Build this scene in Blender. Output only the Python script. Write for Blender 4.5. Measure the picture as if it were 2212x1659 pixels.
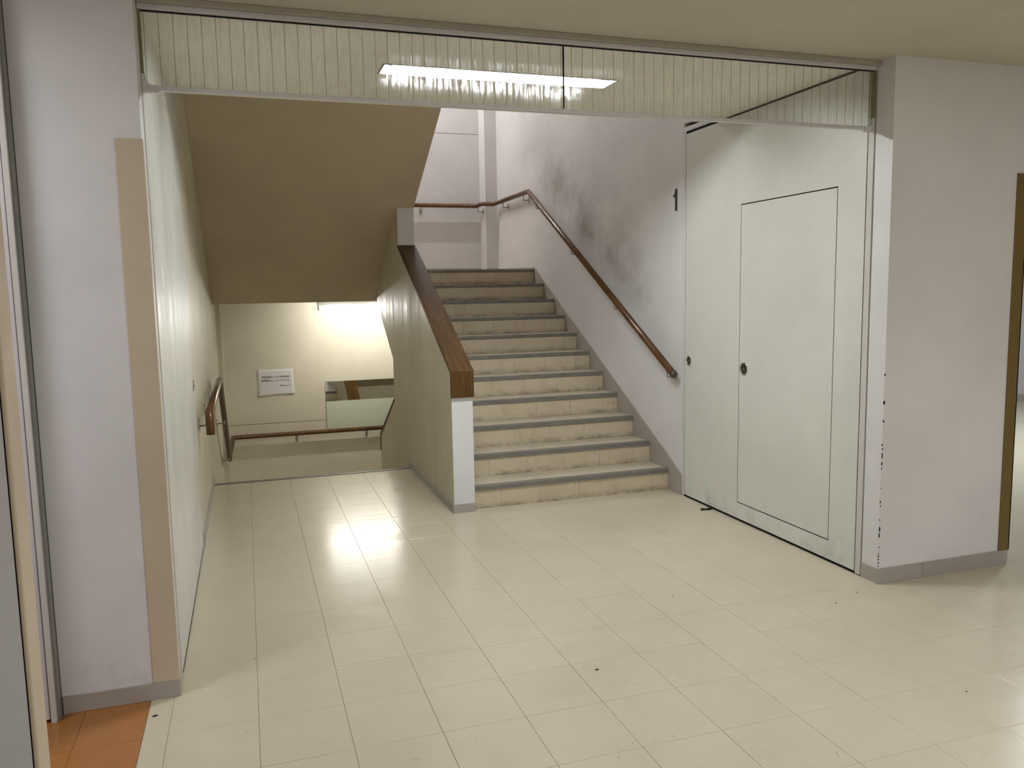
import bpy, bmesh, math, random
from mathutils import Vector, Matrix
random.seed(7)
S = bpy.context.scene
COL = S.collection
for o in list(bpy.data.objects): bpy.data.objects.remove(o)

# ------------------------------------------------------------------ camera
CAM = Vector((0.3204, -3.3558, 1.5309))
YAW, PITCH, ROLL, FPX = -0.3166, -0.1151, -0.0178, 1741.0
_cy, _sy, _cp, _sp = math.cos(YAW), math.sin(YAW), math.cos(PITCH), math.sin(PITCH)
FWD = Vector((-_sy*_cp, _cy*_cp, _sp)); RGT = Vector((_cy, _sy, 0)); UP = RGT.cross(FWD)
R2 = math.cos(ROLL)*RGT + math.sin(ROLL)*UP; U2 = -math.sin(ROLL)*RGT + math.cos(ROLL)*UP
cam = bpy.data.cameras.new('camera'); camo = bpy.data.objects.new('camera', cam); COL.objects.link(camo)
cam.sensor_fit = 'HORIZONTAL'; cam.sensor_width = 36.0; cam.lens = FPX/2212*36.0
cam.clip_start = 0.05; cam.clip_end = 100
m = Matrix((( R2.x, U2.x, -FWD.x, CAM.x), (R2.y, U2.y, -FWD.y, CAM.y), (R2.z, U2.z, -FWD.z, CAM.z), (0, 0, 0, 1)))
camo.matrix_world = m
S.camera = camo
def pj(p):
    d = Vector(p)-CAM; z = d.dot(FWD)
    if z < .05: return None
    return 1106+FPX*d.dot(R2)/z, 829.5-FPX*d.dot(U2)/z

# ------------------------------------------------------------------ light and exposure
S.view_settings.view_transform = 'Standard'; S.view_settings.look = 'None'
S.view_settings.gamma = 1.0; S.view_settings.use_curve_mapping = False
S.view_settings.exposure = 0.0
w = bpy.data.worlds.new('world'); S.world = w; w.use_nodes = True
w.node_tree.nodes['Background'].inputs[0].default_value = (.5, .5, .5, 1)
w.node_tree.nodes['Background'].inputs[1].default_value = 0.02
HALL_TUBE, LOWER_TUBE, UPPER_TUBE = 325.0, 98.0, 370.0
CORR_AND_DAY_LAMPS = [  # x, y, power, size along x, size along y, colour   (corridor lamps outside the frame; the last one is added for daylight)
    (3.0, -4.2, 118, 1.2, .25, (.97, .97, 1.0)),
    (-1.3, -.92, 20, .9, .2, (.98, .97, 1.0)),
    (7.6, 1.6, 120, 1.2, .25, (.86, .93, 1.0)),  # added: cool lamp in place of daylight in the far hall
]

# ------------------------------------------------------------------ materials
def mat(name):
    m = bpy.data.materials.new(name); m.use_nodes = True
    nt = m.node_tree; return m, nt, nt.nodes['Principled BSDF']
def N(nt, t, **k):
    n = nt.nodes.new(t)
    for a, b in k.items():
        if hasattr(n, a): setattr(n, a, b)
        else: n.inputs[a].default_value = b
    return n
def L(nt, a, b): nt.links.new(a, b)
def math_n(nt, op, a, b=None, clamp=False):
    n = nt.nodes.new('ShaderNodeMath'); n.operation = op; n.use_clamp = clamp
    for i, v in enumerate((a, b)):
        if v is None: continue
        if isinstance(v, (int, float)): n.inputs[i].default_value = v
        else: L(nt, v, n.inputs[i])
    return n.outputs[0]
def ramp(nt, src, p0, p1, c0=(0, 0, 0, 1), c1=(1, 1, 1, 1)):
    r = nt.nodes.new('ShaderNodeValToRGB'); r.color_ramp.elements[0].position = p0; r.color_ramp.elements[1].position = p1
    r.color_ramp.elements[0].color = c0; r.color_ramp.elements[1].color = c1; L(nt, src, r.inputs[0]); return r.outputs[0]
def mixc(nt, fac, a, b, mode='MIX'):
    n = nt.nodes.new('ShaderNodeMix'); n.data_type = 'RGBA'; n.blend_type = mode
    for i, v in ((0, fac), (6, a), (7, b)):
        if isinstance(v, (int, float)): n.inputs[i].default_value = v
        elif isinstance(v, tuple): n.inputs[i].default_value = (*v[:3], 1)
        else: L(nt, v, n.inputs[i])
    return n.outputs[2]
def noise(nt, scale, detail=3, vec=None, rough=.5):
    n = N(nt, 'ShaderNodeTexNoise'); n.inputs['Scale'].default_value = scale; n.inputs['Detail'].default_value = detail
    n.inputs['Roughness'].default_value = rough
    if vec is not None: L(nt, vec, n.inputs['Vector'])
    return n.outputs['Fac']
def world_pos(nt, scale=(1, 1, 1)):
    g = nt.nodes.new('ShaderNodeNewGeometry'); mp = nt.nodes.new('ShaderNodeMapping')
    mp.inputs['Scale'].default_value = scale; L(nt, g.outputs['Position'], mp.inputs['Vector']); return mp.outputs[0]
def bump(nt, bsdf, h, strength, dist=.01):
    b = nt.nodes.new('ShaderNodeBump'); b.inputs['Strength'].default_value = strength; b.inputs['Distance'].default_value = dist
    L(nt, h, b.inputs['Height']); L(nt, b.outputs[0], bsdf.inputs['Normal'])

def paint(name, col, rough=.55, spec=.35, streak=False, grime=None, mottle=.05, coarse=.0):
    m, nt, p = mat(name)
    pos = world_pos(nt)
    n1 = noise(nt, 1.6, 4, pos, .6)
    dark = tuple(c*(1-mottle*2) for c in col)
    c = mixc(nt, ramp(nt, n1, .35, .65), dark, col)
    fine = noise(nt, 260, 2, pos)
    # small scuffs
    sc = ramp(nt, noise(nt, 9, 6, world_pos(nt, (1, 1, .45)), .75), .70, .80)
    c = mixc(nt, math_n(nt, 'MULTIPLY', sc, .22), c, tuple(x*.55 for x in col))
    if grime == 'rail':
        g = nt.nodes.new('ShaderNodeNewGeometry'); sp = nt.nodes.new('ShaderNodeSeparateXYZ'); L(nt, g.outputs['Position'], sp.inputs[0])
        y, z = sp.outputs[1], sp.outputs[2]
        rail = math_n(nt, 'ADD', math_n(nt, 'MULTIPLY', y, .54), -.10)
        h = math_n(nt, 'SUBTRACT', z, rail)                    # height above the handrail line
        up = nt.nodes.new('ShaderNodeMapRange'); up.inputs[1].default_value = -.05; up.inputs[2].default_value = .22; L(nt, h, up.inputs[0])
        dn = nt.nodes.new('ShaderNodeMapRange'); dn.inputs[1].default_value = 1.0; dn.inputs[2].default_value = .25; L(nt, h, dn.inputs[0])
        yy = nt.nodes.new('ShaderNodeMapRange'); yy.inputs[1].default_value = 1.95; yy.inputs[2].default_value = 2.7; L(nt, y, yy.inputs[0])
        y2 = nt.nodes.new('ShaderNodeMapRange'); y2.inputs[1].default_value = 5.6; y2.inputs[2].default_value = 4.4; L(nt, y, y2.inputs[0])
        k = math_n(nt, 'MULTIPLY', math_n(nt, 'MULTIPLY', up.outputs[0], dn.outputs[0]), math_n(nt, 'MULTIPLY', yy.outputs[0], y2.outputs[0]))
        nn = ramp(nt, noise(nt, 1.7, 8, world_pos(nt, (1, .9, 1.1)), .62), .30, .60)
        k = math_n(nt, 'MULTIPLY', k, nn)
        c = mixc(nt, math_n(nt, 'MULTIPLY', k, .80), c, (.20, .195, .165))
    if grime == 'foot':
        g = nt.nodes.new('ShaderNodeNewGeometry'); sp = nt.nodes.new('ShaderNodeSeparateXYZ'); L(nt, g.outputs['Position'], sp.inputs[0])
        dn = nt.nodes.new('ShaderNodeMapRange'); dn.inputs[1].default_value = .22; dn.inputs[2].default_value = .02; L(nt, sp.outputs[2], dn.inputs[0])
        nn = ramp(nt, noise(nt, 7, 7, pos, .7), .48, .66)
        c = mixc(nt, math_n(nt, 'MULTIPLY', math_n(nt, 'MULTIPLY', dn.outputs[0], nn), .38), c, (.2, .19, .17))
    L(nt, c, p.inputs['Base Color'])
    p.inputs['Specular IOR Level'].default_value = spec
    if streak:
        s1 = noise(nt, 9, 4, world_pos(nt, (1, 1, .09)), .6)
        s2 = noise(nt, 30, 3, world_pos(nt, (1, 1, .06)), .6)
        mr = nt.nodes.new('ShaderNodeMapRange'); mr.inputs[1].default_value = .3; mr.inputs[2].default_value = .7
        mr.inputs[3].default_value = rough-.10; mr.inputs[4].default_value = rough+.16; L(nt, s1, mr.inputs[0]); L(nt, mr.outputs[0], p.inputs['Roughness'])
        h = math_n(nt, 'ADD', math_n(nt, 'ADD', s1, math_n(nt, 'MULTIPLY', s2, .3)), math_n(nt, 'MULTIPLY', fine, .04))
        bump(nt, p, h, .28, .005)
    else:
        p.inputs['Roughness'].default_value = rough
        bump(nt, p, math_n(nt, 'ADD', fine, math_n(nt, 'MULTIPLY', n1, .6)), .12, .004)
    return m
WHITE   = paint('white_wall_paint', (.70, .685, .69), .5, .35, grime='foot')
STAIRW  = paint('stairwell_wall_paint', (.73, .715, .71), .5, .35, grime='rail')
CREAM   = paint('cream_wall_paint', (.72, .675, .55), .42, .4)
CREAMG  = paint('cream_gloss_wall_paint', (.66, .61, .485), .46, .4, streak=True)
DOORP   = paint('pale_green_white_door_paint', (.70, .70, .645), .31, .45, streak=False, grime='foot')
DOORG   = paint('glossy_left_door_paint', (.68, .675, .625), .40, .5, streak=True)
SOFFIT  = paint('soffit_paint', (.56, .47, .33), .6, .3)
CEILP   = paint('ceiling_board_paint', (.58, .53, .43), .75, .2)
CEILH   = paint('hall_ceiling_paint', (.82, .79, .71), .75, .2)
FRAMEW  = paint('frame_paint', (.62, .60, .56), .4, .4)
SCUFF = None
BEIGE   = paint('beige_guard_vinyl', (.56, .47, .35), .45, .4)
OLIVE   = paint('brown_olive_guard_vinyl', (.17, .118, .038), .45, .35, mottle=.02)
SKIRT   = paint('grey_skirting_vinyl', (.39, .355, .315), .35, .45)
LILAC   = paint('near_partition_paint', (.62, .60, .60), .5, .3)

def simple(name, col, rough=.5, metal=0, spec=.5, emit=None, es=0):
    m, nt, p = mat(name)
    nz = noise(nt, 40, 3, world_pos(nt))
    L(nt, mixc(nt, nz, tuple(c*.9 for c in col), tuple(min(1, c*1.06) for c in col)), p.inputs['Base Color'])
    p.inputs['Roughness'].default_value = rough; p.inputs['Metallic'].default_value = metal; p.inputs['Specular IOR Level'].default_value = spec
    if emit: p.inputs['Emission Color'].default_value = (*emit, 1); p.inputs['Emission Strength'].default_value = es
    return m
ALU    = simple('aluminium', (.66, .65, .66), .4, .25)
STEEL  = simple('bracket_steel', (.42, .40, .37), .32, .8)
CHROME = simple('chrome', (.75, .75, .74), .12, 1)
DARK   = simple('dark_gap', (.012, .011, .01), .8, 0, .1)
DARKCUP = simple('dark_cup', (.10, .095, .085), .22, .7)
WIRE   = simple('glass_wire', (.14, .115, .09), .7, 0, .2)
PAPER  = simple('paper', (.74, .73, .74), .8, 0, .1)
INK    = simple('ink', (.03, .03, .03), .6, 0, .2)
GREYFR = simple('grey_frame', (.26, .25, .235), .4, .2)
LAMPW  = simple('lamp_white_enamel', (.80, .82, .84), .35, 0, .4)
SCUFF  = simple('scuff_mark', (.16, .12, .085), .5, 0, .3)
PATCHM = simple('torn_label_paper', (.80, .80, .72), .7, 0, .2)
TRACKB = simple('track_beige', (.40, .36, .29), .5)

def tube_mat(name, col, s):
    m, nt, p = mat(name); p.inputs['Base Color'].default_value = (.9, .9, .9, 1)
    p.inputs['Emission Color'].default_value = (*col, 1); p.inputs['Emission Strength'].default_value = s; return m
TUBE1 = tube_mat('tube_hall', (.97, .99, 1.0), HALL_TUBE)
TUBE2 = tube_mat('tube_lower', (1.0, .985, .92), LOWER_TUBE)
TUBE3 = tube_mat('tube_upper', (.99, .96, 1.0), UPPER_TUBE)

def vinyl(name, col, rough=.15, dirt=.25, wave=.16, foot=False):
    m, nt, p = mat(name)
    oi = nt.nodes.new('ShaderNodeObjectInfo')
    pos = world_pos(nt)
    big = noise(nt, 1.1, 5, pos, .6); mid = noise(nt, 6, 5, pos, .65)
    fleck = noise(nt, 60, 4, world_pos(nt, (.5, 1.2, 1)), .7)
    c = mixc(nt, ramp(nt, big, .3, .7), tuple(x*.90 for x in col), col)
    c = mixc(nt, math_n(nt, 'MULTIPLY', ramp(nt, mid, .45, .8), dirt), c, tuple(x*y for x, y in zip(col, (.74, .69, .62))))
    c = mixc(nt, math_n(nt, 'MULTIPLY', ramp(nt, fleck, .66, .72), .28), c, tuple(x*.55 for x in col))
    c = mixc(nt, math_n(nt, 'MULTIPLY', oi.outputs['Random'], .12), c, tuple(x*y for x, y in zip(col, (.80, .74, .66))))
    if foot:   # dirt gathered along the foot of every riser, black heel scuffs across its face
        g = nt.nodes.new('ShaderNodeNewGeometry'); sp = nt.nodes.new('ShaderNodeSeparateXYZ'); L(nt, g.outputs['Position'], sp.inputs[0])
        fr = math_n(nt, 'FRACT', math_n(nt, 'ADD', math_n(nt, 'DIVIDE', sp.outputs[2], .160), 20.0))
        lo = nt.nodes.new('ShaderNodeMapRange'); lo.inputs[1].default_value = .30; lo.inputs[2].default_value = .0; L(nt, fr, lo.inputs[0])
        k = math_n(nt, 'MULTIPLY', lo.outputs[0], ramp(nt, noise(nt, 14, 6, world_pos(nt, (.6, 1, 1)), .7), .38, .66))
        sc = ramp(nt, noise(nt, 34, 5, world_pos(nt, (1, 1, .4)), .7), .60, .70)
        c = mixc(nt, math_n(nt, 'MULTIPLY', k, .85), c, (.10, .08, .055))
        c = mixc(nt, math_n(nt, 'MULTIPLY', sc, .40), c, (.16, .13, .095))
    L(nt, c, p.inputs['Base Color'])
    mr = nt.nodes.new('ShaderNodeMapRange'); mr.inputs[1].default_value = .35; mr.inputs[2].default_value = .7
    mr.inputs[3].default_value = rough*.78; mr.inputs[4].default_value = rough*1.22; L(nt, mid, mr.inputs[0]); L(nt, mr.outputs[0], p.inputs['Roughness'])
    p.inputs['Specular IOR Level'].default_value = .5
    wv = noise(nt, 5, 3, world_pos(nt, (.8, 2.2, 1)), .5)
    fn = noise(nt, 70, 3, world_pos(nt, (.3, 1.4, 1)), .6)
    bump(nt, p, math_n(nt, 'ADD', wv, math_n(nt, 'MULTIPLY', fn, .05)), wave, .004)
    return m
TILE   = vinyl('cream_floor_vinyl', (.59, .54, .415), .215)
OTILE  = vinyl('orange_floor_vinyl', (.36, .155, .040), .2, .2)
RISERM = vinyl('riser_vinyl', (.58, .50, .365), .42, .9, foot=True)
TREADM = vinyl('tread_vinyl', (.54, .49, .385), .40, .6)
GROUT  = simple('tile_joint', (.13, .105, .075), .8, 0, .1)
SLABM  = simple('floor_slab', (.30, .26, .2), .8, 0, .1)

def nosing_mat():
    m, nt, p = mat('grey_rubber_nosing')
    g = nt.nodes.new('ShaderNodeNewGeometry'); sp = nt.nodes.new('ShaderNodeSeparateXYZ'); L(nt, g.outputs['Position'], sp.inputs[0])
    s = math_n(nt, 'SINE', math_n(nt, 'MULTIPLY', sp.outputs[1], 900))
    c = mixc(nt, noise(nt, 25, 4, world_pos(nt, (.4, 1, 1))), (.10, .095, .08), (.23, .22, .19)); L(nt, c, p.inputs['Base Color'])
    p.inputs['Roughness'].default_value = .5; bump(nt, p, s, .3, .001); return m
NOSING = nosing_mat()
def wood(name, dark, light, axis_scale, rough=.28, spec=.5):
    m, nt, p = mat(name)
    n1 = noise(nt, 6, 6, world_pos(nt, axis_scale), .65); n2 = noise(nt, 30, 4, world_pos(nt, axis_scale), .6)
    c = mixc(nt, ramp(nt, n1, .3, .7), dark, light); c = mixc(nt, math_n(nt, 'MULTIPLY', n2, .35), c, dark)
    L(nt, c, p.inputs['Base Color']); p.inputs['Roughness'].default_value = rough; p.inputs['Specular IOR Level'].default_value = spec
    bump(nt, p, n2, .08, .002); return m
RAILW = wood('handrail_wood', (.060, .024, .006), (.155, .066, .016), (3, .6, 3), .26)
CAPW  = wood('cap_wood', (.035, .016, .004), (.125, .062, .013), (7, .35, .9), .5, .2)

def glass_mat():
    m = bpy.data.materials.new('wired_glass'); m.use_nodes = True; nt = m.node_tree; nt.nodes.clear()
    out = nt.nodes.new('ShaderNodeOutputMaterial')
    tr = N(nt, 'ShaderNodeBsdfTransparent'); tr.inputs[0].default_value = (.975, .98, .97, 1)
    gl = N(nt, 'ShaderNodeBsdfGlossy'); gl.inputs['Roughness'].default_value = .02; gl.inputs[0].default_value = (1, 1, 1, 1)
    fr = N(nt, 'ShaderNodeFresnel'); fr.inputs[0].default_value = 1.35
    mx = nt.nodes.new('ShaderNodeMixShader'); L(nt, fr.outputs[0], mx.inputs[0]); L(nt, tr.outputs[0], mx.inputs[1]); L(nt, gl.outputs[0], mx.inputs[2])
    rf = N(nt, 'ShaderNodeBsdfRefraction'); rf.inputs['IOR'].default_value = 1.30; rf.inputs['Roughness'].default_value = .30
    sm = ramp(nt, noise(nt, 16, 6, world_pos(nt, (4.5, 1, .5)), .8), .46, .62)
    mx2 = nt.nodes.new('ShaderNodeMixShader'); L(nt, math_n(nt, 'MULTIPLY', sm, .10), mx2.inputs[0])
    L(nt, mx.outputs[0], mx2.inputs[1]); L(nt, rf.outputs[0], mx2.inputs[2]); L(nt, mx2.outputs[0], out.inputs[0]); return m
GLASS = glass_mat()
def mirror_mat(name, rough, col, bumps=0):
    m, nt, p = mat(name); p.inputs['Base Color'].default_value = (*col, 1); p.inputs['Metallic'].default_value = 1; p.inputs['Roughness'].default_value = rough
    if bumps: bump(nt, p, noise(nt, 120, 2, world_pos(nt)), bumps, .001)
    return m
MIRROR = mirror_mat('mirror_silver', .015, (.88, .90, .86))
def frost_mat():
    m, nt, p = mat('frosted_mirror_film')
    nz = noise(nt, 300, 2, world_pos(nt))
    L(nt, mixc(nt, nz, (.66, .71, .58), (.70, .75, .62)), p.inputs['Base Color']); p.inputs['Metallic'].default_value = .25
    p.inputs['Roughness'].default_value = .42; return m
FROST = frost_mat()

# ------------------------------------------------------------------ mesh helpers
class MB:
    def __init__(s): s.bm = bmesh.new()
    def box(s, a, b, bev=0):
        x0, y0, z0 = (min(p, q) for p, q in zip(a, b)); x1, y1, z1 = (max(p, q) for p, q in zip(a, b))
        v = [s.bm.verts.new(c) for c in ((x0,y0,z0),(x1,y0,z0),(x1,y1,z0),(x0,y1,z0),(x0,y0,z1),(x1,y0,z1),(x1,y1,z1),(x0,y1,z1))]
        f = [s.bm.faces.new([v[i] for i in q]) for q in ((3,2,1,0),(4,5,6,7),(0,1,5,4),(1,2,6,5),(2,3,7,6),(3,0,4,7))]
        if bev:
            ed = list({e for q in f for e in q.edges})
            bmesh.ops.bevel(s.bm, geom=ed, offset=bev, segments=2, affect='EDGES', profile=.5)
        return s
    def prism(s, poly, lo, hi, axis='x', bev=0):   # poly in the two other axes
        def P(u, v, t): return {'x': (t, u, v), 'y': (u, t, v), 'z': (u, v, t)}[axis]
        a = [s.bm.verts.new(P(u, v, lo)) for u, v in poly]; b = [s.bm.verts.new(P(u, v, hi)) for u, v in poly]
        n = len(poly); f = [s.bm.faces.new(a[::-1]), s.bm.faces.new(b)]
        for i in range(n): f.append(s.bm.faces.new((a[i], a[(i+1) % n], b[(i+1) % n], b[i])))
        if bev:
            ed = list({e for q in f for e in q.edges}); bmesh.ops.bevel(s.bm, geom=ed, offset=bev, segments=2, affect='EDGES', profile=.5)
        bmesh.ops.recalc_face_normals(s.bm, faces=s.bm.faces[:])
        return s
    def tube(s, pts, r, n=14, caps=True):
        pts = [Vector(p) for p in pts]; rings = []
        d0 = (pts[1]-pts[0]).normalized(); up = Vector((0, 0, 1)) if abs(d0.z) < .9 else Vector((0, 1, 0))
        u = d0.cross(up).normalized(); v = u.cross(d0).normalized()
        base = [pts[0]+u*math.cos(t)*r+v*math.sin(t)*r for t in (2*math.pi*i/n for i in range(n))]
        rings.append(base)
        for i in range(1, len(pts)):
            d = (pts[i]-pts[i-1]).normalized()
            nn = d if i == len(pts)-1 else (d+(pts[i+1]-pts[i]).normalized()).normalized()
            rings.append([p+d*((pts[i]-p).dot(nn)/d.dot(nn)) for p in rings[-1]])
        R = [[s.bm.verts.new(p) for p in q] for q in rings]
        for a, b in zip(R, R[1:]):
            for i in range(n): 
                f = s.bm.faces.new((a[i], a[(i+1) % n], b[(i+1) % n], b[i])); f.smooth = True
        if caps: s.bm.faces.new(R[0][::-1]); s.bm.faces.new(R[-1])
        bmesh.ops.recalc_face_normals(s.bm, faces=s.bm.faces[:])
        return s
    def lathe(s, prof, centre, ax, n=28):   # prof: list of (radius, height along ax)
        ax = Vector(ax).normalized(); t = Vector((0, 0, 1)) if abs(ax.z) < .9 else Vector((0, 1, 0))
        u = ax.cross(t).normalized(); v = ax.cross(u); c = Vector(centre); R = []
        for r, h in prof:
            if r < 1e-6: R.append([s.bm.verts.new(c+ax*h)])
            else: R.append([s.bm.verts.new(c+ax*h+u*math.cos(2*math.pi*i/n)*r+v*math.sin(2*math.pi*i/n)*r) for i in range(n)])
        for a, b in zip(R, R[1:]):
            for i in range(n):
                q = [a[i % len(a)], a[(i+1) % len(a)], b[(i+1) % len(b)], b[i % len(b)]]
                q = list(dict.fromkeys(q))
                if len(q) > 2: f = s.bm.faces.new(q); f.smooth = True
        bmesh.ops.recalc_face_normals(s.bm, faces=s.bm.faces[:]); return s
    def build(s, name, material, parent=None, loc=None):
        base = WP.get(parent.name, Vector((0, 0, 0))) if parent else Vector((0, 0, 0))
        o = Vector(loc) if loc else base
        for q in s.bm.verts: q.co -= o
        me = bpy.data.meshes.new(name); s.bm.to_mesh(me); s.bm.free(); me.materials.append(material)
        ob = bpy.data.objects.new(name, me); COL.objects.link(ob)
        if parent: ob.parent = parent
        ob.location = o-base; WP[ob.name] = o
        return ob
WP = {}
def inst(name, mesh, parent, loc):
    ob = bpy.data.objects.new(name, mesh); COL.objects.link(ob); ob.parent = parent
    ob.location = Vector(loc)-WP.get(parent.name, Vector((0, 0, 0))); WP[ob.name] = Vector(loc); return ob
def empty(name, loc=(0, 0, 0)):
    o = bpy.data.objects.new(name, None); COL.objects.link(o); o.empty_display_size = .1; o.location = loc; WP[o.name] = Vector(loc); return o
def thing(o, label, cat, group=None):
    o['label'] = label; o['category'] = cat
    if group: o['group'] = group
    return o
def struct(o, label=None, cat=None):
    o['kind'] = 'structure'
    if label: o['label'] = label
    if cat: o['category'] = cat
    return o

# ------------------------------------------------------------------ dimensions (metres; z = 0 is this floor)
W, XP, YF = 3.335, 4.20, 6.55          # right wall, far side of right pillar, far wall
HC = 2.617                              # ceiling
SL, SR = 1.626, 1.776                   # the wall between the two flights
Y0, TR, RI, NST = 2.02, .2957, .160, 11 # first riser, tread, rise, risers
LZ = NST*RI                             # upper landing level 1.76
YE = 3.55                               # edge of the floor above the down flight
LLZ = -7*RI                             # lower landing level
SLOPE = RI/TR
YP0, YP1 = -.135, -.02                  # pillar front, pillar jamb end
YD = 1.80                               # far edge of door leaves
BOT, TOPZ = -3.0, 5.0
PX, PY = -.097, -1.70                   # end of the near partition

# ------------------------------------------------------------------ setting: walls
b = MB()
b.box((W, YP0, 0), (XP, YP1, HC+.1)); b.box((W+.06, YP1, -.3), (XP, YD+.03, 2.68)); b.box((W, YP1, 2.68), (XP, YD+.03, TOPZ))
b.box((W, YD+.03, BOT), (XP, YF+.15, TOPZ)); b.box((W, YP0, BOT), (XP, YD+.03, -.006))
b.box((3.185, 6.30, BOT), (W+.01, YF+.01, TOPZ))
wr = struct(b.build('wall_right', STAIRW), 'off-white stair wall and square pillar on the right, grimy above the handrail', 'wall')
b = MB()
b.box((-.40, YP0, 0), (0, YP1, HC+.1)); b.box((-.40, YP1, -.3), (-.06, YD+.03, 2.68)); b.box((-.40, YP1, 2.68), (0, YD+.03, TOPZ))
b.box((-.40, YP0, BOT), (0, YD+.03, -.006))
wl = struct(b.build('wall_left', WHITE), 'white pillar on the left of the opening', 'wall')
b = MB().box((-.40, YD+.03, BOT), (0, YF+.15, TOPZ)).box((-.01, 6.26, BOT), (.05, YF+.01, TOPZ))
wls = b.build('stair_side_wall', CREAMG, wl)
# far wall in courses with a thin joint at each floor level
wb = struct(empty('wall_back', (0, YF, 0)), 'cream far wall of the stairwell, seamed at floor level', 'wall')
MB().box((-.4, YF, BOT), (XP, YF+.15, .012)).build('wall_panel', CREAM, wb)
MB().box((-.4, YF, .018), (XP, YF+.15, 1.60)).build('wall_panel', CREAM, wb)
MB().box((-.4, YF, 1.60), (XP, YF+.15, 3.462)).build('wall_panel', WHITE, wb)
MB().box((-.4, YF, 3.468), (XP, YF+.15, TOPZ)).build('wall_panel', WHITE, wb)
MB().box((-.4, YF+.006, -.1), (XP, YF+.14, 3.6)).build('joint', GROUT, wb)

# the wall between the flights
def soff(y): return 1.448+SLOPE*(5.31-y)
CAPS = .517
def captop(y): return 1.0+CAPS*(y-1.95)
wm = struct(empty('wall_middle', (SL, 1.97, 0)), 'low cream and white wall between the up and down flights with a brown wooden top', 'wall')
poly = [(1.97, -.004), (1.97, captop(1.97)-.024), (3.79, captop(3.79)-.024), (3.79, soff(3.79)+.003), (1.46, soff(1.46)+.003), (1.46, 4.75), (5.08, 2.78),
        (5.08, 1.43), (4.235, .915), (4.235, .535-.022), (5.15, .05-.022), (5.17, .03), (5.17, BOT), (1.97, BOT)]
MB().prism(poly, SL, SR, 'x').build('wall_core', CREAMG, wm)
MB().box((SL+.001, 1.966, 0), (SR, 1.97, .82)).build('end_face', WHITE, wm)
MB().box((SL, 3.786, captop(3.79)-.02), (SR, 3.79, soff(3.79)-.002)).build('newel_face', WHITE, wm)
cap = [(1.945, .81), (1.945, 1.0-.004), (1.952, 1.003), (3.7855, captop(3.7855)), (3.7855, captop(3.7855)-.024), (1.966, captop(1.966)-.024), (1.966, .81)]
c = MB().prism(cap, SL-.006, SR+.006, 'x', .003).build('wooden_cap', CAPW, wm); c['label'] = 'dark brown varnished wooden cap along the top'
lc = [(4.236, .535), (4.236, .511), (5.152, .026), (5.152, -.14), (5.174, -.14), (5.174, .043), (5.16, .052)]
c = MB().prism(lc, SL-.006, SR+.006, 'x', .003).build('wooden_cap', CAPW, wm); c['label'] = 'brown wooden cap of the lower flight'

# near partition, corridor enclosure
b = MB().box((-3.2, PY, 0), (PX-.0115, PY+.075, HC))
np_ = struct(b.build('wall_near_left', LILAC), 'white partition edge nearest the viewer at the far left', 'wall')
MB().box((PX-.0112, PY+.001, 0), (PX-.0092, PY+.074, HC)).build('gap', DARK, np_)
g = MB().box((PX-.009, PY-.003, 0), (PX, PY+.076, HC), .003).build('end_casing', BEIGE, np_); g['label'] = 'beige casing on the partition end'
struct(MB().box((-3.3, PY-.1, 0), (-3.2, 0, HC)).box((-3.3, YP0-.015, 0), (-1.46, YP0+.1, HC)).box((-1.5, YP0-.02, 2.62), (-.4, .1, HC)).build('wall_passage', WHITE), 'white wall closing the left passage', 'wall')
struct(MB().box((-1.3, -6.2, 0), (-1.2, PY, HC)).box((-1.3, -6.3, 0), (12, -6.2, HC)).build('wall_front', WHITE), 'corridor wall behind the viewer', 'wall')
wf = struct(MB().box((XP-.2, 4.4, 0), (12.1, 4.5, HC)).box((12, -6.3, 0), (12.1, 4.5, HC)).build('wall_far_right', LILAC), 'pale wall of the bright hall beyond the right pillar', 'wall')

# ceilings
LX0, LX1, LY0, LY1 = 1.012, 2.232, .625, .790   # lamp trough
c1 = struct(MB().box((-3.3, -6.3, HC), (12.1, YP1+.0, HC+.12)).box((XP, YP1, HC), (12.1, 4.5, HC+.12)).build('ceiling', CEILP), 'smooth dim beige corridor ceiling', 'ceiling')
b = MB(); CY1 = 1.46
b.box((0, YP1, HC), (W, LY0, HC+.12)).box((0, LY1, HC), (W, CY1, HC+.12)).box((0, LY0, HC), (LX0, LY1, HC+.12)).box((LX1, LY0, HC), (W, LY1, HC+.12))
b.box((0, CY1-.1, HC+.05), (W, CY1, TOPZ))
struct(b.build('ceiling_stair_hall', CEILH), 'beige ceiling of the stair hall seen through the glass', 'ceiling')
struct(MB().box((0, CY1, TOPZ), (W, YF, TOPZ+.1)).build('ceiling_stairwell', CEILP), 'ceiling high above the stair landing', 'ceiling')

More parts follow.
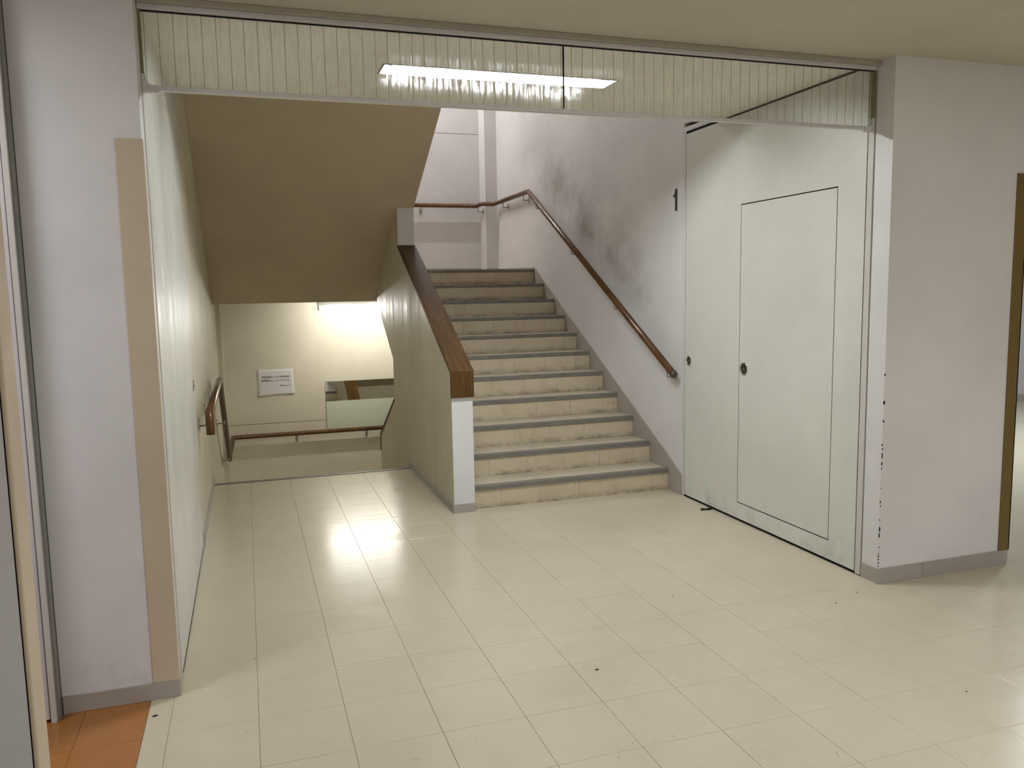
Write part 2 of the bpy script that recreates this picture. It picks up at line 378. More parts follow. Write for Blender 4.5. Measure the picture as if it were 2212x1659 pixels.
# ------------------------------------------------------------------ floor of separate tiles
fl = struct(empty('floor', (0, 0, 0)), 'polished cream vinyl tile floor with an orange strip at far left', 'floor')
b = MB()
b.box((-3.3, -6.3, -.2), (12.1, YP0, -.0035)); b.box((0, YP0, -.2), (W, 2.03, -.0035)); b.box((0, 2.03, -.2), (SL+.02, YE-.004, -.0035)); b.box((XP, YP0, -.2), (12.1, 4.5, -.0035))
b.box((-.06, YP1, -.2), (W+.06, YD+.03, -.004))
b.build('floor_base', GROUT, fl)
TX, TY, PXT, PYT, GAP = .289, 1.174, .3057, .3196, .0011
regions = [('c', -.1, 12.0, -6.2, YP0), ('c', 0, W, YP0, 2.035), ('c', 0, SL, 2.035, YE-.045), ('c', XP, 12.0, YP0, 4.4),
           ('o', -3.2, -.1, PY+.0, YP0)]
cells = []
for kind, x0, x1, y0, y1 in regions:
    i0 = math.floor((x0-TX)/PXT); j0 = math.floor((y0-TY)/PYT)
    i = i0
    while TX+i*PXT < x1:
        j = j0
        while TY+j*PYT < y1:
            a0, a1 = max(x0, TX+i*PXT), min(x1, TX+(i+1)*PXT); b0, b1 = max(y0, TY+j*PYT), min(y1, TY+(j+1)*PYT)
            if a1-a0 > .004 and b1-b0 > .004:
                q = [pj(c) for c in ((a0, b0, 0), (a1, b0, 0), (a1, b1, 0), (a0, b1, 0))]
                area = 0
                if all(q):
                    xs = [p[0] for p in q]; ys = [p[1] for p in q]
                    if max(xs) > -20 and min(xs) < 2232 and max(ys) > 0 and min(ys) < 1680 and not (a0 > XP and b0 > YP0 and max(xs) < 2170):
                        area = .5*abs(sum(q[k][0]*q[(k+1) % 4][1]-q[(k+1) % 4][0]*q[k][1] for k in range(4)))
                cells.append((area, kind, a0, a1, b0, b1))
            j += 1
        i += 1
cells.sort(reverse=True)
cache = {}
def tile_mesh(kind, sx, sy):
    key = (kind, round(sx, 3), round(sy, 3))
    if key not in cache:
        bm = bmesh.new(); hx, hy = sx/2-GAP/2, sy/2-GAP/2; e = .0008
        lo = [bm.verts.new(p) for p in ((-hx, -hy, -.003), (hx, -hy, -.003), (hx, hy, -.003), (-hx, hy, -.003))]
        md = [bm.verts.new(p) for p in ((-hx, -hy, -e), (hx, -hy, -e), (hx, hy, -e), (-hx, hy, -e))]
        tp = [bm.verts.new(p) for p in ((-hx+e, -hy+e, 0), (hx-e, -hy+e, 0), (hx-e, hy-e, 0), (-hx+e, hy-e, 0))]
        bm.faces.new(tp)
        for A, B in ((lo, md), (md, tp)):
            for k in range(4): bm.faces.new((A[k], A[(k+1) % 4], B[(k+1) % 4], B[k]))
        me = bpy.data.meshes.new('floor_tile'); bm.to_mesh(me); bm.free(); me.materials.append(TILE if kind == 'c' else OTILE); cache[key] = me
    return cache[key]
rest = MB(); n = 0
for area, kind, a0, a1, b0, b1 in cells:
    if area > 60 and n < 296 and b0 < 4.0:
        o = inst('floor_tile', tile_mesh(kind, a1-a0, b1-b0), fl, ((a0+a1)/2, (b0+b1)/2, random.uniform(-.0002, .0001)))
        o.rotation_euler = (random.gauss(0, .0007), random.gauss(0, .0007), 0)
        if kind == 'o': o['label'] = 'orange vinyl floor tile'
        n += 1
    elif kind == 'c' and a1-a0 > .01: rest.box((a0+GAP/2, b0+GAP/2, -.003), (a1-GAP/2, b1-GAP/2, 0))
r_ = rest.build('distant_floor_tiles', TILE, fl); r_['kind'] = 'stuff'
MB().box((-3.2, PY, -.003), (-1.6, YP0, 0)).build('orange_floor_area', OTILE, fl)
b = MB(); rs = random.Random(11); k = 0
while k < 230:
    x, y = rs.uniform(.05, 5.2), rs.uniform(-1.6, 3.3)
    if (y > YP0-.05 and x > W-.1) or (y > 1.9 and x > SL-.1): continue
    k += 1; a = rs.gauss(0.1, .9); ln = rs.choice((.006, .010, .014, .03, .045))*rs.uniform(.6, 1.2); wd = rs.uniform(.0006, .0016)*(1.6 if ln < .012 else .8)
    dx, dy = math.cos(a)*ln, math.sin(a)*ln; nx_, ny_ = -math.sin(a)*wd, math.cos(a)*wd
    cv = rs.uniform(-.25, .25)*ln
    v = [b.bm.verts.new(q) for q in ((x-dx/2, y-dy/2, .00035), (x+nx_-dy*.2*cv/ln, y+ny_, .00035), (x+dx/2, y+dy/2, .00035), (x-nx_-dy*.2*cv/ln, y-ny_, .00035))]
    b.bm.faces.new(v)
o = b.build('scuff_marks', SCUFF, fl); o['kind'] = 'stuff'
MB().box((0, YE-.045, -.03), (SL, YE+.004, .002), .002).build('edge_strip', NOSING, fl)

# ------------------------------------------------------------------ skirting
def skirt(name, boxes, label):
    b = MB()
    for a, c in boxes: b.box(a, c, .0015)
    return struct(b.build(name, SKIRT), label, 'baseboard')
skirt('baseboard_left_pillar', [((-.398, YP0-.008, 0), (.006, YP0, .067)), ((0, YP0, 0), (.006, YP1-.03, .067))], 'grey skirting at the foot of the left pillar')
skirt('baseboard_right_pillar', [((W-.006, YP0-.008, 0), (3.62, YP0, .08)), ((3.622, YP0-.008, 0), (XP+.004, YP0, .08)), ((W-.006, YP0, 0), (W, YP1, .08))], 'grey skirting around the foot of the right pillar')
skirt('baseboard_middle', [((SL-.006, 1.96, 0), (SR, 1.966, .062)), ((SL-.006, 1.966, 0), (SL, YE, .062))], 'grey skirting at the foot of the low stair wall')
skirt('baseboard_left', [((0, YD+.05, 0), (.008, YE, .07))], 'grey skirting of the left stair wall')
skirt('baseboard_landing', [((0, YF-.008, LZ), (3.185, YF, LZ+.065)), ((3.177, 6.292, LZ), (W, 6.30, LZ+.055))], 'grey skirting along the upper landing wall')
skirt('baseboard_far_right', [((XP, 4.39, 0), (12, 4.4, .09))], 'grey skirting of the far hall wall')

# ------------------------------------------------------------------ fire doors
def pull(cx, cy, cz, nx, r, parent):
    p = MB().lathe([(r, 0), (r, .003), (r*.93, .0055), (r*.82, .0035), (r*.78, -.001)], (cx, cy, cz), (nx, 0, 0)).build('flush_pull', CHROME, parent)
    p['label'] = 'round chrome flush pull'
    MB().lathe([(r*.80, .0015), (r*.70, .001), (r*.5, .002), (0, .0025)], (cx, cy, cz), (nx, 0, 0)).build('pull_cup', DARKCUP, p)
    MB().lathe([(r*.26, .0015), (r*.24, .006), (r*.12, .007), (0, .007)], (cx, cy+.002, cz-.004), (nx, 0, 0)).build('pull_button', DARKCUP, p)
    return p
def frame_yz(b, y0, y1, z0, z1, hy0, hy1, hz0, hz1, xa, xb):
    b.box((xa, y0, z0), (xb, hy0, z1)); b.box((xa, hy1, z0), (xb, y1, z1)); b.box((xa, hy0, z0), (xb, hy1, hz0)); b.box((xa, hy0, hz1), (xb, hy1, z1))
d1 = struct(empty('door_1', (W, .03, 0)), 'pale white steel fire door with a wicket door, standing along the right wall', 'door')
b = MB(); wy0, wy1, wz0, wz1 = .2385, 1.1215, .118, 2.0505
frame_yz(b, .035, YD-.005, .014, HC-.013, wy0, wy1, wz0, wz1, W-.001, W+.045); b.build('door_leaf', DOORP, d1)
MB().box((W-.001, wy0+.006, wz0+.007), (W+.04, wy1-.006, wz1-.007), .0008).build('wicket_door', DOORP, d1)
b = MB(); b.box((W+.003, wy0-.001, wz0), (W+.03, wy0+.0058, wz1)).box((W+.003, wy1-.0058, wz0), (W+.03, wy1+.001, wz1)).box((W+.003, wy0, wz0-.001), (W+.03, wy1, wz0+.0068)).box((W+.003, wy0, wz1-.0068), (W+.03, wy1, wz1+.001))
b.box((W+.003, .0262, 0), (W+.03, .0348, HC)).box((W+.003, YD-.0048, 0), (W+.03, YD+.0038, HC)).box((W+.003, .03, HC-.0125), (W+.03, YD, HC+.004)).box((W+.003, .03, .001), (W+.03, YD, .0138)); b.build('gap_shade', DARK, d1)  # near-black strips fill the gaps; the shade there is put into their colour
MB().box((W+.046, -.019, 0), (W+.058, YD+.029, 2.679)).build('shade_backing', DARK, d1)  # near-black sheet, paints the shade seen through the door gaps
MB().box((W-.004, -.012, .004), (W+.045, .026, HC-.002), .0015).build('jamb_strip', FRAMEW, d1)
MB().box((W, YD+.004, .0), (W+.045, YD+.026, 2.655), .001).build('door_frame', STAIRW, d1)
MB().box((W, CY1-.06, HC+.006), (W+.045, YD+.004, 2.655), .001).build('door_frame', STAIRW, d1)
pull(W-.002, 1.740, 1.008, -1, .036, d1); pull(W-.002, 1.064, 1.008, -1, .043, d1)
MB().box((W+.03, 1.1205, 1.72), (W+.0005, 1.124, 1.80)).build('hinge', STEEL, d1)
d2 = struct(empty('door_2', (0, .03, 0)), 'glossy white steel fire door folded against the left wall', 'door')
b = MB().box((-.045, .035, .014), (.001, YD+.02, 2.66), .0008); b.build('door_leaf', DOORG, d2)
MB().box((-.058, -.019, 0), (-.046, YD+.029, 2.679)).build('shade_backing', DARK, d2)  # near-black sheet behind the leaf, shade of the recess put into its colour
MB().box((-.045, -.012, .004), (.003, .026, HC-.002), .0015).build('jamb_strip', FRAMEW, d2)
pull(.001, 1.755, 1.008, 1, .036, d2)
b = MB(); v = [(.235, 1.648), (.30, 1.655), (.345, 1.642), (.352, 1.60), (.338, 1.565), (.29, 1.555), (.262, 1.575), (.258, 1.612), (.24, 1.62)]
b.prism(v, .001, .0018, 'x'); lb = b.build('torn_label', PATCHM, d2); lb['label'] = 'torn scrap of pale label paper stuck on the leaf'
d3 = struct(empty('door_3', (-.43, -.15, 0)), 'white steel fire door closing the passage left of the left pillar', 'door')
MB().box((-1.45, -.19, .012), (-.4315, -.15, 2.285), .001).build('door_leaf', LILAC, d3)
MB().box((-.427, -.20, .0), (-.408, -.13, 2.60), .002).build('jamb_strip', FRAMEW, d3)
MB().box((-.4075, -.185, .0), (-.4005, -.12, 2.60)).build('jamb_strip', GREYFR, d3)['label'] = 'dark grey inner jamb strip'
MB().box((-1.45, -.145, 0), (-.40, -.14, 2.6)).build('shade_backing', DARK, d3)  # near-black sheet behind the closed leaf, painted-in shade for its gaps

# ------------------------------------------------------------------ corner guards
g = MB().box((-.088, YP0-.007, .067), (.005, YP0, 2.092), .002).box((.0, YP0-.003, .067), (.005, YP0+.03, 2.092), .001).build('corner_guard', BEIGE, None, (-.04, YP0, .067))
thing(g, 'beige corner guard strip on the left pillar beside the folded door', 'corner guard')
g = MB().box((XP-.062, YP0-.009, .078), (XP+.012, YP0, 2.087), .003).box((XP, YP0-.009, .078), (XP+.012, YP0+.06, 2.087), .003).build('corner_guard', OLIVE, None, (XP, YP0, .078))
thing(g, 'olive brown corner guard strip on the right pillar at the frame edge', 'corner guard')
# chipped paint on the right pillar's corner
b = MB()
for z, h in ((1.075, .012), (.93, .02), (.84, .011), (.72, .010), (.70, .008), (.655, .030), (.62, .016), (.60, .006), (.425, .012), (.405, .008), (.275, .026), (.245, .022), (.19, .006), (.155, .005), (.14, .010), (.125, .007), (.105, .010), (.09, .006), (.50, .005), (.335, .005)):
    wd = random.uniform(.003, .0075)*(.6+h*30)*.8; xs_ = random.uniform(-.001, .002)
    b.prism([(W+xs_-.0008, z), (W+xs_+wd*.6, z+h*.1), (W+xs_+wd, z+h*.45), (W+xs_+wd*.7, z+h*.9), (W+xs_-.0008, z+h)], YP0-.0008, YP0+.003, 'y')
    b.prism([(YP0-.0008, z), (YP0+wd*.5, z+h*.3), (YP0+wd*.3, z+h), (YP0-.0008, z+h)], W-.0008, W+.003, 'x')
c = b.build('chipped_paint', DARK, wr); c['kind'] = 'stuff'; c['label'] = 'dark paint chips along the pillar corner'

# ------------------------------------------------------------------ stairs
def flight(root, x0, x1, ys, zs, n, dirY, dirZ, joints, last_riser=True, slab=None):
    """steps climbing (dirZ=1) or descending (dirZ=-1) along dirY from edge ys at level zs"""
    for i in range(n):
        if dirZ > 0: yr = ys+dirY*i*TR; za, zb = zs+i*RI, zs+(i+1)*RI
        else:        yr = ys+dirY*i*TR; zb, za = zs-i*RI, zs-(i+1)*RI
        st = empty('step', (x0, yr, za)); st.parent = root; st.location = Vector((x0, yr, za))-WP[root.name]
        face = yr if dirZ > 0 else yr
        sgn = dirY if dirZ > 0 else -dirY            # risers face the low side
        xs = [x0]+[j for j in joints if x0+.01 < j < x1-.01]+[x1]
        for a, c in zip(xs, xs[1:]):
            MB().box((a+.0007, face, za), (c-.0007, face+sgn*.004, zb-.012), .0005).build('riser_tile', RISERM, st)
        ty0 = face+sgn*.045; ty1 = face+sgn*(TR-.002)
        if dirZ < 0 and i == 0: ty1 = None
        if ty1 is not None and not (dirZ > 0 and i == n-1):
            for a, c in zip(xs, xs[1:]):
                MB().box((a+.0007, ty0, zb-.004), (c-.0007, ty1, zb), .0004).build('tread_tile', TREADM, st)
        yn = face-sgn*.010
        prof = [(yn, zb-.027), (yn-sgn*.0, zb+.0005), (yn+sgn*.004, zb+.0035), (face+sgn*.046, zb+.0035), (face+sgn*.046, zb-.006), (face+sgn*.001, zb-.008), (face+sgn*.001, zb-.031)]
        MB().prism(prof, x0+.002, x1-.003, 'x').build('nosing', NOSING, st)
XR1 = W-.012
su = empty('staircase', (SR, Y0, 0)); thing(su, 'flight of cream tiled steps with grey nosings going up on the right', 'stairs')
jn = sorted(3.185-.3*k for k in range(5))
flight(su, SR, XR1, Y0, 0, NST, 1, 1, jn)
b = MB(); prof = [(Y0+.004, -.2)]
for i in range(NST): prof += [(Y0+i*TR+.004, i*RI+(0 if i else -.004)), (Y0+i*TR+.004, (i+1)*RI-.004)]
prof[1] = (Y0+.004, -.004)
prof += [(5.08+.23, LZ-.004), (5.08+.23, 1.448), (5.08, 1.432), (2.50, -.14), (2.5, -.2)]
b.prism(prof, SR, W-.001, 'x'); b.build('stair_slab', GROUT, su)
MB().prism([(5.31, 1.447), (5.08, 1.431), (2.5, -.141), (2.5, -.145), (5.082, 1.426), (5.31, 1.442)], SR, W-.001, 'x').build('soffit_plaster', SOFFIT, su)
b = MB().box((.001, 5.32, LZ-.004), (W, YF, LZ)).box((SR, 4.99+.046, LZ-.004), (W, 5.32, LZ)); la_ = struct(b.build('floor_landing', TREADM), 'half landing at the top of the right-hand steps', 'floor')
MB().box((.001, 5.31, 1.448), (W-.001, YF-.001, LZ-.005)).build('landing_slab', SOFFIT, la_)
sk = [(1.832, 0), (1.832, .158), (2.02, .262)]+[(4.975, .262+SLOPE*(4.975-2.02)), (6.29, LZ+.045), (6.29, LZ-.1), (4.98, LZ-.2), (2.03, 0)]
sk[3] = (4.975, LZ+.02); 
MB().prism(sk, XR1, W-.0005, 'x').build('stringer_skirting', SKIRT, su)
# flight overhead, climbing back to the next floor
so = empty('staircase', (0, 5.31, 1.448)); thing(so, 'plain olive beige underside of the flight overhead on the left', 'stairs')
MB().prism([(5.31, 1.4485), (1.461, soff(1.461)), (1.461, soff(1.461)+.35), (4.98, LZ+.16), (4.98, LZ-.01), (5.31, LZ-.01)], .001, SL-.0005, 'x').build('flight_slab', SOFFIT, so)
MB().prism([(3.788, soff(3.788)), (1.461, soff(1.461)), (1.461, soff(1.461)+.0028), (3.788, soff(3.788)+.0028)], SL-.001, SR, 'x').build('slab_edge', SOFFIT, so)
# flight going down on the left and the next one on the right
sd = empty('staircase', (0, YE, LLZ)); thing(sd, 'flight going down behind the floor edge on the left', 'stairs')
flight(sd, .001, SL, YE, 0, 7, 1, -1, [.3*k+.05 for k in range(1, 6)])
prof = [(YE-.3, -.2), (YE-.004, -.2+.19)]
for i in range(7): prof += [(YE-.004+i*TR, -i*RI-.004), (YE-.004+i*TR, -(i+1)*RI-.004)]
prof = [(YE-.5, -.205)]+[(YE-.004, -.205)]+prof[3:]+[(5.40, LLZ-.004), (5.40, LLZ-.25), (5.2, LLZ-.25)]
prof = [q for k, q in enumerate(prof) if k == 0 or q != prof[k-1]]
MB().prism(prof, .001, SL-.001, 'x').build('stair_slab', SOFFIT, sd)
b = MB().box((.001, 5.33, LLZ-.25), (W-.001, YF-.001, LLZ)).box((SR, 2.66, LLZ-.25), (W-.001, 5.33, LLZ))
struct(b.build('floor_lower_landing', TREADM), 'half landing at the foot of the down flight', 'floor')
struct(MB().box((SR, 2.56, BOT), (W-.001, 2.66, -.05)).build('wall_under_stairs', CREAM), 'cream wall closing the space under the right-hand stairs', 'wall')
struct(MB().box((-.4, 1.5, BOT-.1), (XP, YF+.1, BOT)).box((0, 1.4, BOT), (W, 1.5, -.2)).build('floor_basement', SLABM), 'basement level floor', 'floor')

# ------------------------------------------------------------------ glass smoke barriers
def barrier(x0, x1, y, label, joint, left_br, right_br, zb=2.292, zt=2.578, nph=.02, step=.0499):
    t = empty('smoke_barrier', (x0, y, zb)); thing(t, label, 'glass screen')
    MB().box((x0+.002, y-.042, zt+.018), (x1-.002, y+.042, HC-.0005), .002).build('top_trim', TRACKB, t)
    MB().box((x0+.002, y-.022, zt-.001), (x1-.002, y+.022, zt+.018), .002).build('top_track', ALU, t)
    MB().box((x0+.002, y-.006, zt-.004), (x1-.002, y+.006, zt-.001)).build('gasket', DARK, t)
    spans = [(x0+.006, x1-.006)] if joint is None else [(x0+.006, joint-.0015), (joint+.0015, x1-.006)]
    wm_ = None
    for a, c in spans:
        g = MB().box((a, y-.0034, zb+.012), (c, y+.0034, zt)).build('glass_pane', GLASS, t)
        g['label'] = 'wired glass pane'
        k = math.ceil((a-(x0+nph))/step); x = x0+nph+k*step
        while x < c-.004:
            if x > a+.004:
                if wm_ is None:
                    o = MB().tube([(x, y, zb+.014), (x, y, zt)], .00075, 6, False).build('wire', WIRE, g, (x, y, zb)); wm_ = o.data
                else: inst('wire', wm_, g, (x, y, zb))
            x += step
    MB().box((x0+.012, y-.009, zb), (x1-.012, y+.009, zb+.017), .0015).build('bottom_rail', ALU, t)
    if joint: MB().box((joint-.0022, y-.0045, zb+.017), (joint+.0022, y+.004, zt)).build('pane_joint', DARK, t)
    for f, xx, s in ((left_br, x0, 1), (right_br, x1, -1)):
        MB().box((xx+s*.0005, y-.012, zb+.04), (xx+s*.011, y+.012, zt+.018), .001).build('end_channel', simple_brass, t)
        if f:
            MB().prism([(xx+s*.001, zb-.008), (xx+s*.060, zb-.008), (xx+s*.060, zb+.018), (xx+s*.030, zb+.018), (xx+s*.016, zb+.035), (xx+s*.016, zb+.058), (xx+s*.001, zb+.058)][::s],
                       y-.013, y+.013, 'y', .001).build('bracket', ALU, t)
    return t
simple_brass = simple('bronze_channel', (.30, .25, .13), .4, .6)
barrier(0, W, 0, 'long hanging wired glass screen under the ceiling across the stair opening', 1.678, True, True)
barrier(-1.45, -.429, -.165, 'short hanging wired glass screen cut off at the top left corner', None, True, True)

# ------------------------------------------------------------------ handrails
RR = .026
def bracket(parent, p, nrm, drop=.05):
    """wall bracket: plate on the wall, arm out, post up to the rail. nrm points from wall to rail, length = offset"""
    p = Vector(p); n = Vector(nrm); wall = p-n; d = n.normalized(); side = Vector((0, 0, 1)).cross(d)
    zc = p.z-RR-drop
    o = MB(); o.tube([Vector((wall.x, wall.y, zc))+d*.002, Vector((p.x, p.y, zc)), Vector((p.x, p.y, p.z-RR+.004))], .006, 8)
    br = o.build('bracket', STEEL, parent)
    a = Vector((wall.x, wall.y, zc-.028))-side*.013; c = Vector((wall.x, wall.y, zc+.045))+side*.013+d*.005
    pl = MB().box(a, c, .001).build('wall_plate', STEEL, br)
    b = MB()
    for dz in (-.018, .034): b.lathe([(.005, .0045), (.004, .008), (0, .009)], (wall.x, wall.y, zc+dz), d, 8)
    b.build('screw', CHROME, br)
hr = empty('handrail', (W-.07, 1.84, .9)); thing(hr, 'brown wooden handrail climbing the right stair wall and turning round the landing', 'handrail')
XR = W-.07; zr = 2.585
pts = [(XR, 1.84, .905), (XR, 4.955, zr), (XR, 6.225, zr), (3.115, 6.225, zr), (3.115, 6.475, zr), (.3, 6.475, zr)]
MB().tube(pts, RR, 18).build('rail', RAILW, hr)
MB().lathe([(RR+.001, -.004), (RR+.001, .012), (RR*.6, .016), (0, .017)], (XR, 1.84, .905), (0, -1, -.54), 18).build('end_cap', DARKCUP, hr)
zz = lambda y: .905+(y-1.84)*(zr-.905)/(4.955-1.84)
for y in (1.93, 2.83, 3.76, 4.72): bracket(hr, (XR, y, zz(y)), (-.07, 0, 0))
bracket(hr, (XR, 5.12, zr), (-.07, 0, 0)); bracket(hr, (XR, 5.85, zr), (-.07, 0, 0))
bracket(hr, (3.115, 6.40, zr), (-.07, 0, 0))
for x in (2.42, 1.5, .6): bracket(hr, (x, 6.475, zr), (0, -.07, 0))
XLh = .075
hl = empty('handrail', (XLh, 1.95, .7)); thing(hl, 'brown wooden handrail dropping down the left stair wall to the lower landing', 'handrail')
pts = [(XLh, 1.94, .685), (XLh, 1.94, .815), (XLh, 4.08, .800), (XLh, 5.68, -.205), (XLh+.035, 6.475, -.125)]
MB().tube([(XLh, 1.94, .675), (XLh, 1.94, .812), (XLh, 4.06, .805), (XLh, 5.70, -.215), (XLh, 6.0, -.215), (XLh+.03, 6.475, -.115), (2.9, 6.475, -.115)], RR, 18).build('rail', RAILW, hl)
bracket(hl, (XLh, 2.0, .80), (.07, 0, 0)); bracket(hl, (XLh, 2.75, .80), (.07, 0, 0)); bracket(hl, (XLh, 3.5, .80), (.07, 0, 0))
bracket(hl, (XLh, 4.75, .376), (.07, 0, 0), .03); bracket(hl, (XLh, 5.60, -.15), (.07, 0, 0), .03)
for x in (.83, 1.66, 2.4): bracket(hl, (x, 6.475, -.115), (0, -.07, 0))

# ------------------------------------------------------------------ lamps
lt = empty('ceiling_light', ((LX0+LX1)/2, (LY0+LY1)/2, HC)); thing(lt, 'recessed fluorescent trough lamp glowing in the stair hall ceiling', 'lamp')
b = MB(); d = .075
b.box((LX0, LY0, HC+d), (LX1, LY1, HC+d+.004))
b.prism([(LY0, HC), (LY0-.0, HC+d), (LY0+.004, HC+d), (LY0+.004, HC)], LX0, LX1, 'x'); b.prism([(LY1-.004, HC), (LY1-.004, HC+d), (LY1, HC+d), (LY1, HC)], LX0, LX1, 'x')
b.prism([(LX0, HC), (LX0+.004, HC), (LX0+.05, HC+d), (LX0, HC+d)], LY0+.004, LY1-.004, 'y'); b.prism([(LX1-.004, HC), (LX1, HC), (LX1, HC+d), (LX1-.05, HC+d)], LY0+.004, LY1-.004, 'y')
b.build('reflector', LAMPW, lt)
b = MB(); e = .008; zf = HC-.003
b.box((LX0-e, LY0-e, zf), (LX1+e, LY0, HC-.0002)).box((LX0-e, LY1, zf), (LX1+e, LY1+e, HC-.0002)).box((LX0-e, LY0, zf), (LX0, LY1, HC-.0002)).box((LX1, LY0, zf), (LX1+e, LY1, HC-.0002))
b.build('rim', GREYFR, lt)
ym = (LY0+LY1)/2
MB().tube([(LX0+.055, ym, HC+.035), (LX1-.055, ym, HC+.035)], .016, 16).build('tube', TUBE1, lt)
for x in (LX0+.040, LX1-.055): MB().box((x, ym-.014, HC+.018), (x+.015, ym+.014, HC+.075), .002).build('lamp_holder', LAMPW, lt)
def surface_lamp(x0, x1, y, zc, tube, label):
    t = empty('ceiling_light', ((x0+x1)/2, y, zc)); thing(t, label, 'lamp')
    MB().prism([(y-.075, zc), (y-.035, zc-.045), (y+.035, zc-.045), (y+.075, zc)], x0, x1, 'x').build('housing', LAMPW, t)
    for x in (x0+.004, x1-.022): MB().box((x, y-.018, zc-.100), (x+.018, y+.018, zc-.044), .003).build('lamp_holder', FRAMEW, t)
    MB().tube([(x0+.022, y, zc-.078), (x1-.022, y, zc-.078)], .0165, 16).build('tube', tube, t)
surface_lamp(1.085, 2.335, 5.92, 1.4475, TUBE2, 'lit fluorescent batten under the landing above the lower far wall')
surface_lamp(1.085, 2.335, 5.92, 4.999, TUBE3, 'fluorescent batten on the ceiling high above the upper landing')
for i, (x, y, p, sx, sy, col) in enumerate(CORR_AND_DAY_LAMPS):
    t = empty('ceiling_light', (x, y, HC)); thing(t, ('flush corridor ceiling lamp behind the viewer', 'flush ceiling lamp in the left passage', 'added cool-white lamp standing in for daylight in the far hall')[i], 'lamp')
    b = MB(); b.box((x-sx/2-.02, y-sy/2-.02, HC-.012), (x+sx/2+.02, y+sy/2+.02, HC-.0005), .003); b.build('lamp_frame', LAMPW, t)
    la = bpy.data.lights.new('corridor_and_day_light', 'AREA'); la.shape = 'RECTANGLE'; la.size = sx; la.size_y = sy; la.energy = p; la.color = col
    lo = bpy.data.objects.new('corridor_and_day_light', la); COL.objects.link(lo); lo.parent = t; lo.location = (0, 0, -.016)

# ------------------------------------------------------------------ mirror and notice on the lower far wall
mi = empty('mirror', (1.7, YF, -.10)); thing(mi, 'landing mirror with frosted lower half on the lower far wall', 'mirror')
mx0, mx1, mz0, mzm, mz1 = 1.190, 2.21, -.100, .238, .477
MB().box((mx0, YF-.006, mzm+.001), (mx1, YF-.0005, mz1), .0006).build('mirror_pane', MIRROR, mi)
c = MB().box((mx0, YF-.007, mz0), (mx1, YF-.0005, mzm), .0006).build('frosted_pane', FROST, mi); c['label'] = 'pale green frosted lower pane'
b = MB().box((mx0-.004, YF-.005, mz0), (mx0-.0005, YF-.0004, mz1+.004)).box((mx0-.004, YF-.005, mz1+.0005), (mx1+.004, YF-.0004, mz1+.004)).box((mx1+.0005, YF-.005, mz0), (mx1+.004, YF-.0004, mz1))
b.build('mirror_edge', GREYFR, mi)
# notice sheet, lower edge curling off the wall
nx0, nx1, nz0, nz1 = .408, .822, .345, .662
nt_ = empty('notice', ((nx0+nx1)/2, YF, nz0)); thing(nt_, 'white paper notice with black Japanese writing taped to the lower far wall', 'notice')
bm = bmesh.new(); NXs, NZs = 16, 12; rows = []
def curl(u, v): return -.002-.010*max(0, (.30-v)/.30)**2*(.55+.45*math.cos(u*5.2+.6))-.0015*math.sin(u*7)*math.sin(v*5)
for j in range(NZs+1):
    v = j/NZs; rows.append([bm.verts.new((nx0+(nx1-nx0)*(i/NXs)+.004*(1-v), YF+curl(i/NXs, v), nz0+(nz1-nz0)*v+.012*(i/NXs)*(1-v)-.004)) for i in range(NXs+1)])
for j in range(NZs):
    for i in range(NXs): f = bm.faces.new((rows[j][i], rows[j][i+1], rows[j+1][i+1], rows[j+1][i])); f.smooth = True
q = MB(); q.bm.free(); q.bm = bm; pp = q.build('sheet', PAPER, nt_)
sol = pp.modifiers.new('thickness', 'SOLIDIFY'); sol.thickness = .0006; sol.offset = 0
def text_mesh(name, body, size, loc, matl, parent, rot=(math.pi/2, 0, 0), extr=.0002, spacing=1.0):
    cu = bpy.data.curves.new(name, 'FONT'); cu.body = body; cu.size = size; cu.extrude = extr; cu.space_character = spacing; cu.resolution_u = 2
    tmp = bpy.data.objects.new(name+'_tmp', cu); COL.objects.link(tmp); bpy.context.view_layer.update()
    me = bpy.data.meshes.new_from_object(tmp.evaluated_get(bpy.context.evaluated_depsgraph_get())); bpy.data.objects.remove(tmp)
    me.materials.clear(); me.materials.append(matl); o = bpy.data.objects.new(name, me); COL.objects.link(o); o.parent = parent
    o.location = Vector(loc)-WP[parent.name]; o.rotation_euler = rot; return o
yt = YF-.0042
text_mesh('writing', '学習支援センター利用時は', .0265, (nx0+.052, yt, nz0+.212), INK, nt_, (math.pi/2, -.004, 0))
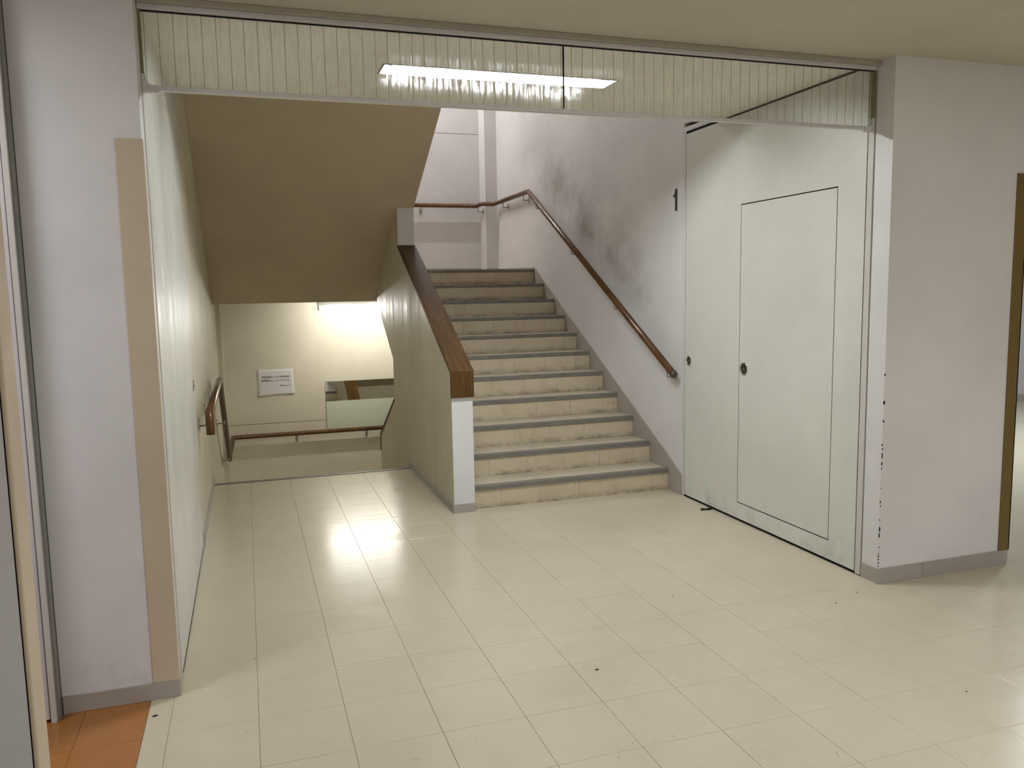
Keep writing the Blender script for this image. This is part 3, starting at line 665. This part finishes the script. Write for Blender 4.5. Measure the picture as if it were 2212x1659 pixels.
text_mesh('writing', '側玄関から入ってください。', .0265, (nx0+.044, yt, nz0+.172), INK, nt_, (math.pi/2, -.004, 0))
text_mesh('writing', '学習支援センター', .0165, (nx0+.252, yt, nz0+.110), INK, nt_, (math.pi/2, -.004, 0))
# floor number on the stair wall (reads as a "1"): the wall faces -x, so text runs towards -y
one = [(1.922, 2.087), (1.922, 2.245), (1.948, 2.245), (1.954, 2.222), (1.966, 2.205), (1.976, 2.200), (1.976, 2.184), (1.964, 2.186), (1.950, 2.196), (1.950, 2.087)]
nb = MB().prism(one, W-.003, W-.0003, 'x').build('floor_number', INK, None, (W, 1.955, 2.087)); thing(nb, 'black floor number 1 on the wall left of the right fire door', 'number')
# scrap of black tape by the door, small rubble bits
b = MB().prism([(3.235, 1.40), (3.30, 1.385), (3.335, 1.41), (3.318, 1.435), (3.29, 1.42), (3.262, 1.45), (3.25, 1.425)], .0005, .004, 'z')
o = b.build('tape_scrap', DARK, None, (3.29, 1.41, .0005)); thing(o, 'torn scrap of black rubber on the floor under the right fire door', 'scrap')
spots = [(335, 1547, .011), (1850, 1280, .006), (1806, 1303, .006), (1290, 1447, .012), (1453, 1287, .004), (550, 1423, .004), (2088, 1494, .005)]
lab = ['tiny dark crumb on the floor before the left pillar', 'tiny dark crumb nearest the right pillar on the floor', 'tiny dark crumb second nearest the right pillar', 'small brown scuffed chip in the middle of the near floor',
       'tiny dark crumb midway between low stair wall and right pillar', 'tiny dark crumb on the left tile joint', 'tiny dark crumb on the floor at the lower right']
for (px, py, s), lb in zip(spots, lab):
    dv = FWD+R2*(px-1106)/FPX-U2*(py-829.5)/FPX; t = -CAM.z/dv.z; p = CAM+dv*t
    b = MB(); a = random.uniform(0, 3); pts = [(p.x+s*math.cos(a+k*1.05)*random.uniform(.4, 1), p.y+s*.5*math.sin(a+k*1.05)*random.uniform(.5, 1.2)) for k in range(6)]
    b.prism(pts, .0004, .0025, 'z'); o = b.build('floor_crumb', DARK, None, (p.x, p.y, .0004)); thing(o, lb, 'debris', 'crumbs on the floor')
